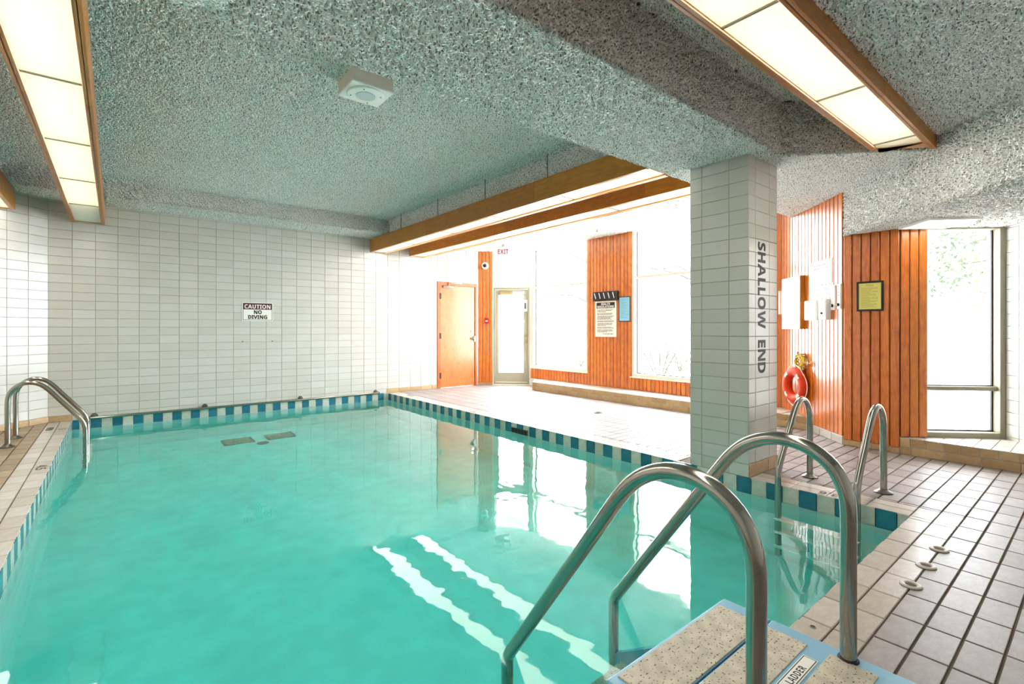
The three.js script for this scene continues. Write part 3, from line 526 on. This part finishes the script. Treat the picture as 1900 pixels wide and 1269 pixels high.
{ // stair with platform on the near edge
  const t = thing('pool_stair', 'pool stair with blue platform, gritty treads and arched steel rails', 'stair'), HP = 0.09;
  const prof = [[0.56, 0.06], [0.56, 0.2], [0.56, 0.42], [0.56, 0.58], [0.57, 0.655], [0.605, 0.725], [0.67, 0.775], [0.75, 0.795], [0.83, 0.786], [0.905, 0.75], [0.965, 0.695], [1.02, 0.622], [1.12, 0.48], [1.3, 0.227], [1.5, -0.054], [1.54, -0.112], [1.555, -0.17], [1.556, -0.3], [1.556, -0.75], [1.556, -1.2]];
  for (const u of [1.24, 1.912]) {
    part(t, 'handrail', tube(prof.map(([v, H]) => P(u, v, H)), 0.0245, 140, 18), M.steel);
    const r = part(t, 'rail_collar', new THREE.TorusGeometry(0.027, 0.005, 8, 24), M.black); r.rotation.x = Math.PI / 2; r.position.copy(P(u, 0.56, HP + 0.002));
  }
  // platform: the outer tread over the water, then the deck piece behind a narrow gap
  part(t, 'platform', rbox(1.205, 1.95, 0.001, HP, -0.8205, -0.1, 0.006, 3), M.blueShell, 'pale blue moulded platform');
  part(t, 'outer_tread', rbox(1.205, 1.95, 0.02, HP, -1.012, -0.8265, 0.006, 3), M.blueShell, 'pale blue tread over the water');
  const padGeo = (u0, u1, v0, v1, H) => { const g = rbox(u0, u1, H - 0.002, H + 0.004, -v1, -v0, 0.002, 1), p = g.attributes.position, uv = g.attributes.uv; for (let i = 0; i < uv.count; i++) uv.setXY(i, p.getX(i) / 0.35, p.getZ(i) / 0.35); return g; };
  for (const [v0, v1] of [[0.829, 0.996], [0.675, 0.813], [0.47, 0.608], [0.28, 0.42]]) part(t, 'grip_pad', padGeo(1.245, v0 < 0.6 ? 1.89 : 1.885, v0, v1, HP), M.tread, 'speckled beige grip pad');
  const s = part(t, 'ladder_sign', rbox(1.46, 1.818, HP - 0.001, HP + 0.003, -0.664, -0.617, 0.001, 1), M.paper, 'small white sign plate');
  const pr = part(s, 'sign_print', new THREE.PlaneGeometry(0.35, 0.043), print(canvasTex(512, 63, (x, W, H) => { x.fillStyle = '#e9e7e0'; x.fillRect(0, 0, W, H); x.strokeStyle = '#1d1d1d'; x.lineWidth = 4; x.strokeRect(4, 4, W - 8, H - 8); x.fillStyle = '#1d1d1d'; x.font = 'bold 46px sans-serif'; x.textAlign = 'left'; x.textBaseline = 'middle'; x.fillText('LADDER', 244, H / 2 + 2, 205); }))); pr.rotation.x = -Math.PI / 2; pr.position.set(1.639, HP + 0.0038, -0.6405);
  // treads under water between stringers
  [[-0.16, 0.99, 1.17], [-0.4, 1.14, 1.33], [-0.64, 1.3, 1.49]].forEach(([H, v0, v1]) => part(t, 'stair_tread', padGeo(1.27, 1.885, v0, v1, H).scale(1, 1, 1), M.tread, 'speckled stair tread under water'));
  for (const u of [1.24, 1.912]) { const g = new THREE.Shape([[0.83, 0.0], [1.0, 0.0], [1.53, -0.62], [1.57, -0.7], [1.57, -1.19], [1.42, -1.19], [0.83, -0.22]].map(([a, b]) => new THREE.Vector2(a, b))); const e = new THREE.ExtrudeGeometry(g, { depth: 0.03, bevelEnabled: false }); e.rotateY(Math.PI / 2); e.translate(u - 0.015, 0, 0); part(t, 'stringer', e, M.blueShell); }
}
{ // grab rail along the back wall just above the water
  const t = thing('grab_rail', 'long steel grab rail along the back wall at water level', 'rail', { at: [0, 0, -VB] });
  part(t, 'rail_tube', tube([new THREE.Vector3(-0.265, 0.018, 0.01), new THREE.Vector3(-0.255, 0.018, 0.055), new THREE.Vector3(-0.2, 0.018, 0.065), new THREE.Vector3(1.8, 0.018, 0.065), new THREE.Vector3(3.72, 0.018, 0.065), new THREE.Vector3(3.79, 0.018, 0.05), new THREE.Vector3(3.8, 0.018, 0.01)], 0.019, 90, 12, false, 0.2), M.steel);
  for (const u of [-0.22, 1.045, 2.413, 3.74]) { const b = part(t, 'rail_bracket', (() => { const g = cyl(0.035, 0.04, 0.035, 20); g.rotateX(Math.PI / 2); return merge([g, rbox(-0.016, 0.016, -0.03, 0.02, 0.0, 0.05)]); })(), M.steelDark); b.position.set(u, 0.035, 0.02); }
}
// sleeves set flush in the near deck
for (const [u, v, which] of [[3.475, 0.594, 'cream anchor sleeve in the deck nearest the pool corner'], [3.181, 0.594, 'middle cream anchor sleeve of three in a row in the deck'], [2.887, 0.594, 'cream anchor sleeve in the deck nearest the blue stair']]) {
  const s = thing('deck_sleeve', which, 'sleeve', { at: [u, 0.0, -v], group: 'anchor sleeves in the deck' });
  part(s, 'sleeve_ring', new THREE.LatheGeometry([[0.022, 0.002], [0.024, 0.008], [0.034, 0.011], [0.041, 0.006], [0.043, 0.0], [0.022, 0.0]].map(([a, b]) => new THREE.Vector2(a, b)), 28), M.coping[0]);
  const d = part(s, 'sleeve_hole', cyl(0.023, 0.023, 0.003, 20), M.deckGrout); d.position.y = 0.0016;
}
{ const h = thing('coping_hole', 'small dark drill hole in the coping tile beside the stair', 'hole', { at: [2.181, 0, -0.762] }); const m = part(h, 'hole_rim', new THREE.TorusGeometry(0.011, 0.002, 8, 20), M.coping[3]); m.rotation.x = Math.PI / 2; m.position.y = 0.001; const d = part(h, 'hole_plug', cyl(0.01, 0.01, 0.002, 16), M.black); d.position.y = 0.0012; }
{ const d = thing('floor_drain', 'round metal floor drain on the far deck', 'drain', { at: [5.37, 0, -4.65] }); const m = part(d, 'drain_rim', new THREE.TorusGeometry(0.06, 0.006, 8, 28), M.steelDark); m.rotation.x = Math.PI / 2; m.position.y = 0.002; const c = part(d, 'drain_plate', cyl(0.058, 0.058, 0.004, 24), M.steelDark); c.position.y = 0.002; for (let i = -2; i < 3; i++) part(d, 'drain_slot', box(-0.04, 0.04, 0.004, 0.0055, i * 0.018 - 0.004, i * 0.018 + 0.004), M.black); }

// ------------------------------------------------------------------ signs and small fittings
function sign(name, label, W, x0, x1, y0, y1, tex, { z = 0.012, thick = 0.012, frame = null, fw = 0.02, backMat = M.paper, category = 'sign', group } = {}) {
  const s = thing(name, label, category, { ...onWall(W, (x0 + x1) / 2, (y0 + y1) / 2, z), group }), w = x1 - x0, h = y1 - y0;
  if (frame) { part(s, 'frame', merge([rbox(-w / 2, w / 2, h / 2 - fw, h / 2, 0, thick), rbox(-w / 2, w / 2, -h / 2, -h / 2 + fw, 0, thick), rbox(-w / 2, -w / 2 + fw, -h / 2 + fw, h / 2 - fw, 0, thick), rbox(w / 2 - fw, w / 2, -h / 2 + fw, h / 2 - fw, 0, thick)]), frame); part(s, 'sheet', box(-w / 2 + fw, w / 2 - fw, -h / 2 + fw, h / 2 - fw, 0, thick * 0.5), backMat); }
  else part(s, 'plate', rbox(-w / 2, w / 2, -h / 2, h / 2, 0, thick, 0.0015, 1), backMat);
  if (tex) { const k = frame ? 2 * fw : 0.002; const p = part(s, 'print', new THREE.PlaneGeometry(w - k, h - k), print(tex)); p.position.z = (frame ? thick * 0.5 : thick) + 0.0006; }
  return s;
}
sign('caution_sign', 'white and maroon caution no diving sign on the back wall', back, 1.542 - uo, 1.987 - uo, 1.33, 1.624, canvasTex(512, 338, (x, W, H) => {
  x.fillStyle = '#ece9e2'; x.fillRect(0, 0, W, H); x.strokeStyle = '#3c0d10'; x.lineWidth = 7; x.strokeRect(16, 16, W - 32, H - 32); x.fillStyle = '#4a1013'; x.fillRect(16, 16, W - 32, 112);
  x.textAlign = 'center'; x.textBaseline = 'middle'; x.fillStyle = '#f6f2ea'; x.font = 'bold 100px sans-serif'; x.fillText('CAUTION', W / 2, 76, W - 60); x.fillStyle = x.strokeStyle = '#2b0a0d'; x.lineWidth = 5; x.font = 'bold 92px sans-serif'; for (const [t, y, w] of [['NO', 178, 200], ['DIVING', 268, W - 60]]) { x.fillText(t, W / 2, y, w); x.strokeText(t, W / 2, y, w); }
}), { z: 0.005, thick: 0.006 });
sign('health_sign', 'tall white health regulations board on the board panel', right, WX(5.99), WX(5.505), 1.06, 1.705, canvasTex(512, 680, (x, W, H) => {
  x.fillStyle = '#f1ecdf'; x.fillRect(0, 0, W, H); x.fillStyle = '#141414'; x.fillRect(34, 26, W - 68, 112); x.fillStyle = '#f4f0e6'; x.font = 'bold 60px sans-serif'; x.textAlign = 'center'; x.textBaseline = 'middle'; x.fillText('HEALTH', W / 2, 56, 260); x.fillText('REGULATIONS', W / 2, 108, W - 90);
  let y = 160; for (const n of [3, 2, 4, 2, 3, 2, 3]) { dashes(x, 54, y, W - 110, n, 19, 11, '#262421'); y += n * 19 + 13; } dashes(x, 190, y + 4, 280, 1, 18, 13, '#262421');
}), { thick: 0.012 });
sign('blue_notice', 'narrow pale blue framed notice beside the health board', right, WX(5.452), WX(5.205), 1.33, 1.765, canvasTex(256, 450, (x, W, H) => { x.fillStyle = '#8fcbe2'; x.fillRect(0, 0, W, H); dashes(x, 24, 30, 200, 20, 19, 6, '#4a86a0'); }), { frame: M.black, fw: 0.014, thick: 0.014, category: 'notice' });
{ // black rack of five white brush handles
  const s = thing('brush_rack', 'black rack with five white slanted hooks above the health board', 'rack', onWall(right, WX(5.74), 1.795, 0.012));
  part(s, 'rack_board', rbox(-0.28, 0.28, -0.08, 0.08, 0, 0.05, 0.006), M.black);
  for (let i = 0; i < 5; i++) { const g = new THREE.CapsuleGeometry(0.007, 0.1, 4, 8); g.rotateZ(0.32); g.translate(-0.215 + i * 0.105, 0.005, 0.055); part(s, 'hook', g, M.white, 'white slanted hook'); }
}
sign('yellow_notice', 'yellow notice in a black frame on the board pier', pier, 0.122, 0.345, 1.38, 1.678, canvasTex(384, 512, (x, W, H) => { x.fillStyle = '#e2d873'; x.fillRect(0, 0, W, H); dashes(x, 120, 30, 150, 2, 24, 8, '#77743c'); dashes(x, 46, 90, W - 92, 19, 21, 7, '#8d8950'); }), { frame: M.black, fw: 0.018, thick: 0.016, category: 'notice' });
const DX = (u) => (UW - u) * Math.SQRT2;                        // along the angled board wall
sign('notice_board', 'large white notice board with brown edge on the angled wall', diagonal, DX(6.77), DX(6.43), 1.2, 1.845, null, { thick: 0.05, backMat: M.paper, category: 'board' });
sign('notice_strip', 'narrow white board with dark edge at the window end of the angled wall', diagonal, 0.004, DX(6.833), 1.395, 1.705, null, { thick: 0.04, category: 'board' });
sign('pool_rules', 'white rules poster with small red heading on the angled wall', diagonal, DX(6.31), DX(5.99), 1.7, 1.97, canvasTex(400, 256, (x, W, H) => { x.fillStyle = '#f3f2ee'; x.fillRect(0, 0, W, H); dashes(x, 60, 40, 280, 2, 34, 18, '#c98f8f'); dashes(x, 30, 120, 340, 5, 24, 8, '#b9b7b0'); }), { thick: 0.004 });
sign('timer_sign', 'white sign asking to let timers run their course', diagonal, DX(6.31), DX(6.005), 1.545, 1.685, canvasTex(512, 170, (x, W, H) => { x.fillStyle = '#f3f2ee'; x.fillRect(0, 0, W, H); x.fillStyle = '#4c4a48'; x.font = 'bold 52px sans-serif'; x.textAlign = 'center'; x.textBaseline = 'middle'; x.fillText('PLEASE LET TIMERS', W / 2, 50, W - 30); x.fillText('RUN THEIR COURSE', W / 2, 120, W - 30); }), { thick: 0.004 });
for (const [u0, u1, knob] of [[6.345, 6.14, 0], [6.12, 6.003, 1]]) {
  const s = thing('timer_box', knob ? 'narrow white timer box with a small knob' : 'wide white timer box below the timer sign', 'box', onWall(diagonal, (DX(u0) + DX(u1)) / 2, 1.415, 0.012)), w = DX(u1) - DX(u0) - 0.01;
  part(s, 'case', rbox(-w / 2, w / 2, -0.112, 0.112, 0, 0.055, 0.006), M.white); part(s, 'cover', rbox(-w / 2 + 0.012, w / 2 - 0.012, -0.1, 0.1, 0.053, 0.06, 0.003), M.white);
  if (knob) { const k = part(s, 'knob', (() => { const g = cyl(0.01, 0.012, 0.02, 14); g.rotateX(Math.PI / 2); return g; })(), M.black); k.position.set(0.01, -0.04, 0.068); }
}
for (const [u0, u1, y0, text] of [[5.996, 5.94, 1.405, 'POOL'], [5.91, 5.866, 1.41, '']]) {
  const w = DX(u1) - DX(u0), h = 0.262;
  const s = sign('switch_plate', text ? 'narrow upright white switch plate reading pool' : 'narrow upright white switch plate at the corner edge', diagonal, DX(u0), DX(u1), y0, y0 + h, canvasTex(96, 330, (x, W, H) => { x.fillStyle = '#f0efe9'; x.fillRect(0, 0, W, H); x.fillStyle = '#3b2f2a'; x.font = 'bold 44px sans-serif'; x.textAlign = 'center'; x.textBaseline = 'middle'; if (text) [...text].forEach((c, i) => x.fillText(c, W / 2, 30 + i * 46)); else for (let i = 0; i < 4; i++) x.fillRect(34, 22 + i * 40, 28, 12); }), { thick: 0.015, category: 'switch' });
  const k = part(s, 'switch_knob', (() => { const g = cyl(0.014, 0.017, 0.022, 16); g.rotateX(Math.PI / 2); return g; })(), M.black); k.position.set(0, -0.085, 0.026);
}
{ // wooden edge strip on the notice board
  const m = part(scene.children.find((c) => c.name === 'notice_board'), 'edge_strip', timber(0.02, 0.645, 0.055, 0.002), M.fascia[0], 'brown wooden edge'); m.position.set((DX(6.43) - DX(6.77)) / 2 + 0.011, 0, 0.055);
}
{ // life ring with grab line and yellow rope
  const c = onWall(diagonal, DX(6.47), 0.515, 0.085), r = thing('life_ring', 'orange life ring hanging on the angled board wall', 'life ring', { at: c.at, turn: c.turn + 0.12 });
  part(r, 'ring_body', (() => { const g = new THREE.TorusGeometry(0.165, 0.058, 18, 48); g.scale(1, 1, 0.85); return g; })(), M.orange);
  for (let i = 0; i < 4; i++) { const a = Math.PI / 4 + i * Math.PI / 2; const b = part(r, 'rope_band', (() => { const g = new THREE.TorusGeometry(0.0605, 0.006, 8, 24); g.scale(1, 1, 3.2); g.rotateY(Math.PI / 2); return g; })(), M.ropeWhite); const q = new THREE.Object3D(); q.position.set(Math.cos(a) * 0.165, Math.sin(a) * 0.165, 0); b.position.copy(q.position); b.rotation.set(Math.PI / 2, a + Math.PI / 2, 0, 'ZYX'); b.rotation.set(0, 0, a); b.geometry.rotateX(Math.PI / 2).rotateY(0); b.scale.set(1, 1, 0.86); }
  const pts = []; for (let i = 0; i < 64; i++) { const a = i / 64 * 2 * Math.PI, k = Math.abs(Math.sin(2 * (a - Math.PI / 4))); pts.push(new THREE.Vector3(Math.cos(a) * (0.225 + 0.022 * k), Math.sin(a) * (0.225 + 0.022 * k), 0.01)); }
  part(r, 'grab_line', tube(pts, 0.005, 160, 6, true), M.ropeWhite);
  const rc = onWall(diagonal, DX(6.43), 0.8, 0.05), rope = thing('throw_rope', 'tangled yellow throw rope hanging above the life ring', 'rope', { at: rc.at, turn: rc.turn });
  for (let k = 0; k < 7; k++) { const q = [], w = rr(0.05, 0.11), h = rr(0.06, 0.12), ox = rr(-0.03, 0.03), oy = rr(-0.03, 0.03), ph = rnd() * 6; for (let i = 0; i < 14; i++) { const a = i / 14 * 2 * Math.PI + ph; q.push(new THREE.Vector3(ox + Math.cos(a) * w * rr(0.8, 1.1), oy + Math.sin(a) * h * rr(0.8, 1.1), rr(-0.025, 0.035))); } part(rope, 'rope_loop', tube(q, 0.006, 80, 6, true), M.rope); }
  for (let k = 0; k < 2; k++) part(rope, 'rope_tail', tube([new THREE.Vector3(0.02 * k - 0.05, -0.02, 0.0), new THREE.Vector3(-0.06 + 0.03 * k, -0.15, 0.03), new THREE.Vector3(-0.04 - 0.02 * k, -0.3, -0.01), new THREE.Vector3(-0.06 + 0.03 * k, -0.42, 0.0)], 0.006, 40, 6), M.rope);
  part(rope, 'wall_hook', tube([new THREE.Vector3(0, 0.1, -0.035), new THREE.Vector3(0, 0.1, 0.02), new THREE.Vector3(0, 0.13, 0.035)], 0.006, 16, 8), M.steelDark);
}
{ // ceiling loudspeaker
  const s = thing('ceiling_speaker', 'white square loudspeaker box under the recessed ceiling', 'speaker', { at: [1.485, 3.0, -3.6] });
  part(s, 'case', rbox(-0.158, 0.158, 0, 0.115, -0.15, 0.15, 0.004), std({ color: '#ddd5ca', roughness: 0.6 }));
  part(s, 'baffle', rbox(-0.16, 0.16, -0.008, 0.004, -0.152, 0.152, 0.003), M.white);
  const ring = part(s, 'speaker_ring', new THREE.LatheGeometry([[0.001, -0.02], [0.13, -0.02], [0.138, -0.014], [0.14, -0.004], [0.001, -0.004]].map(([a, b]) => new THREE.Vector2(a, b)), 40), M.white); void ring;
  const gr = part(s, 'grille', cyl(0.072, 0.072, 0.004, 36), std({ color: '#c3cbd2', roughness: 0.7 }), 'pale grey speaker grille'); gr.position.y = -0.0215;
  for (let i = 0; i < 4; i++) { const a = i * Math.PI / 2 + 0.5, m = part(s, 'screw', cyl(0.005, 0.005, 0.003, 10), M.black); m.position.set(Math.cos(a) * 0.11, -0.0215, Math.sin(a) * 0.11); }
}
{ // exit sign hung from the soffit in front of the glass door
  const k = P(6.63 * 0.91, 8.063 * 0.935, 0), turn = Math.atan2(-1, 1), e = thing('exit_sign', 'white exit sign with red letters hanging before the glass door', 'sign', { at: [5.95, 2.73, -7.6], turn }); void k;
  part(e, 'case', rbox(-0.16, 0.16, -0.09, 0.09, -0.03, 0.03), M.white); part(e, 'mount', box(-0.03, 0.03, 0.09, 0.15, -0.02, 0.02), M.white);
  const p = part(e, 'sign_face', new THREE.PlaneGeometry(0.3, 0.165), std({ map: canvasTex(300, 165, (x, W, H) => { x.fillStyle = '#f7f4ef'; x.fillRect(0, 0, W, H); x.fillStyle = '#8f1512'; x.font = 'bold 130px sans-serif'; x.textAlign = 'center'; x.textBaseline = 'middle'; x.fillText('EXIT', W / 2, H / 2 + 4, 220); }), roughness: 0.5 })); p.position.z = 0.031;
}
{ // camera, alarm point on the narrow wood strip
  const c = thing('dome_camera', 'white round security camera with black dome on wood strip', 'camera', onWall(corner, 0.15, 2.56, 0.012));
  part(c, 'camera_base', (() => { const g = cyl(0.07, 0.078, 0.04, 32); g.rotateX(Math.PI / 2); g.translate(0, 0, 0.02); return g; })(), M.white);
  part(c, 'camera_dome', (() => { const g = new THREE.SphereGeometry(0.04, 24, 16); g.translate(0, 0, 0.045); return g; })(), phys({ color: '#0c0d10', roughness: 0.1 }), 'black dome');
  const a = thing('alarm_point', 'small red fire alarm pull station on the wood strip', 'alarm', onWall(corner, 0.19, 1.38, 0.012));
  part(a, 'case', rbox(-0.045, 0.045, -0.06, 0.06, 0, 0.04, 0.005), M.red); part(a, 'handle', rbox(-0.025, 0.025, -0.02, 0.005, 0.04, 0.052), M.white);
}
{ const s = thing('pad', 'thin grey folded pad lying on the alcove bench', 'pad', { at: [6.0, 0.1645, -0.27], turn: 0.6 }); part(s, 'cover', rbox(-0.11, 0.11, 0, 0.008, -0.08, 0.08, 0.003), std({ color: '#5b6a80', roughness: 0.6 })); part(s, 'pages', box(-0.1, 0.1, 0.008, 0.016, -0.07, 0.07), M.paper); }
{ const s = thing('sprinkler', 'small metal sprinkler head under the window soffit', 'sprinkler', { at: [6.15, SOFFIT - 0.012, -5.35] }); const g = part(s, 'escutcheon', cyl(0.05, 0.06, 0.02, 20), M.white); void g; const h = part(s, 'sprinkler_head', cyl(0.01, 0.018, 0.05, 12), M.steel); h.position.y = -0.03; }

// ------------------------------------------------------------------ outside, seen bleached through the windows
{
  const g = structure('ground', 'pale paved ground outside the windows', 'ground');
  part(g, 'paving', box(4.4, 40, -0.32, -0.12, -40, 25), std({ color: '#f1f1ec', roughness: 0.95, map: texClay }));
  const leafGeo = (n, rx, ry, rz, cy, size) => {
    const pos = [], nor = [], a = new THREE.Vector3(), b = new THREE.Vector3(), c = new THREE.Vector3();
    for (let i = 0; i < n; i++) {
      c.set(rr(-1, 1), rr(-1, 1), rr(-1, 1)); const l = c.length(); if (l > 1 || (n2(c.x * 2.2 + c.z, c.y * 2.2 + c.z) < -0.1)) { continue; }
      c.set(c.x * rx, cy + c.y * ry, c.z * rz); a.set(rr(-1, 1), rr(-1, 1), rr(-1, 1)).normalize().multiplyScalar(size); b.set(rr(-1, 1), rr(-1, 1), rr(-1, 1)).normalize(); b.crossVectors(a, b).normalize().multiplyScalar(size * 0.45);
      const p = [c.clone().sub(a), c.clone().add(b), c.clone().add(a), c.clone().sub(b)], nn = new THREE.Vector3().crossVectors(b, a).normalize();
      for (const k of [0, 1, 2, 0, 2, 3]) { pos.push(p[k].x, p[k].y, p[k].z); nor.push(nn.x, nn.y, nn.z); }
    }
    const q = new THREE.BufferGeometry(); q.setAttribute('position', new THREE.Float32BufferAttribute(pos, 3)); q.setAttribute('normal', new THREE.Float32BufferAttribute(nor, 3)); return q;
  };
  const leaf = phys({ color: '#2a3520', roughness: 0.9, side: THREE.DoubleSide }), leaf2 = phys({ color: '#423e26', roughness: 0.9, side: THREE.DoubleSide }), bark = std({ color: '#332d27', roughness: 0.95 });
  const tree = (label, u, v, h, r, mat, n) => {
    const t = thing('tree', label, 'tree', { at: [u, -0.12, -v], group: 'trees outside the windows' });
    part(t, 'trunk', tube([new THREE.Vector3(0, 0, 0), new THREE.Vector3(0.08, h * 0.25, 0.05), new THREE.Vector3(-0.05, h * 0.55, 0), new THREE.Vector3(0.05, h * 0.85, 0.05)], 0.11, 30, 10), bark);
    for (let i = 0; i < 9; i++) { const a = rnd() * 6.28, y = h * rr(0.35, 0.75), l = r * rr(0.6, 1); part(t, 'branch', tube([new THREE.Vector3(0, y, 0), new THREE.Vector3(Math.cos(a) * l * 0.5, y + l * 0.2, Math.sin(a) * l * 0.5), new THREE.Vector3(Math.cos(a) * l, y + l * rr(0.1, 0.5), Math.sin(a) * l)], 0.03, 14, 6), bark); }
    const f = part(t, 'foliage', leafGeo(n, r, h * 0.36, r, h * 0.66, 0.06), mat); f.userData.kind = 'stuff';
  };
  tree('leafy green tree seen through the alcove window', 12.2, 2.75, 6.0, 2.2, leaf, 12000);
  tree('yellowing tree behind the green tree outside the alcove window', 18.5, 0.9, 5.0, 2.6, leaf2, 12000);
  tree('bare branched tree outside the tall window', 17.5, 15.5, 6.5, 2.6, leaf2, 1300);
  tree('thin tree outside the wide window', 17.0, 10.0, 6.0, 2.3, leaf, 1500);
  for (const [label, u, v, r, n] of [['round green shrub below the wide window outside', 10.2, 6.9, 0.75, 2600], ['low shrub farther out beyond the wide window', 13.5, 8.4, 0.9, 2200], ['low shrub outside the tall window', 12.5, 11.6, 0.9, 2200]]) {
    const s = thing('shrub', label, 'shrub', { at: [u, -0.12, -v], group: 'shrubs outside the windows' });
    const f = part(s, 'foliage', leafGeo(n, r, r * 0.7, r, r * 0.6, 0.035), leaf); f.userData.kind = 'stuff';
    for (let i = 0; i < 5; i++) { const a = i * 1.26; part(s, 'stem', tube([new THREE.Vector3(0, 0, 0), new THREE.Vector3(Math.cos(a) * r * 0.25, r * 0.5, Math.sin(a) * r * 0.25), new THREE.Vector3(Math.cos(a) * r * 0.5, r, Math.sin(a) * r * 0.5)], 0.015, 8, 5), bark); }
  }
}

scene.traverse((o) => { if (o.isMesh) { o.castShadow = o.receiveShadow = true; } });
renderer.render(scene, camera);
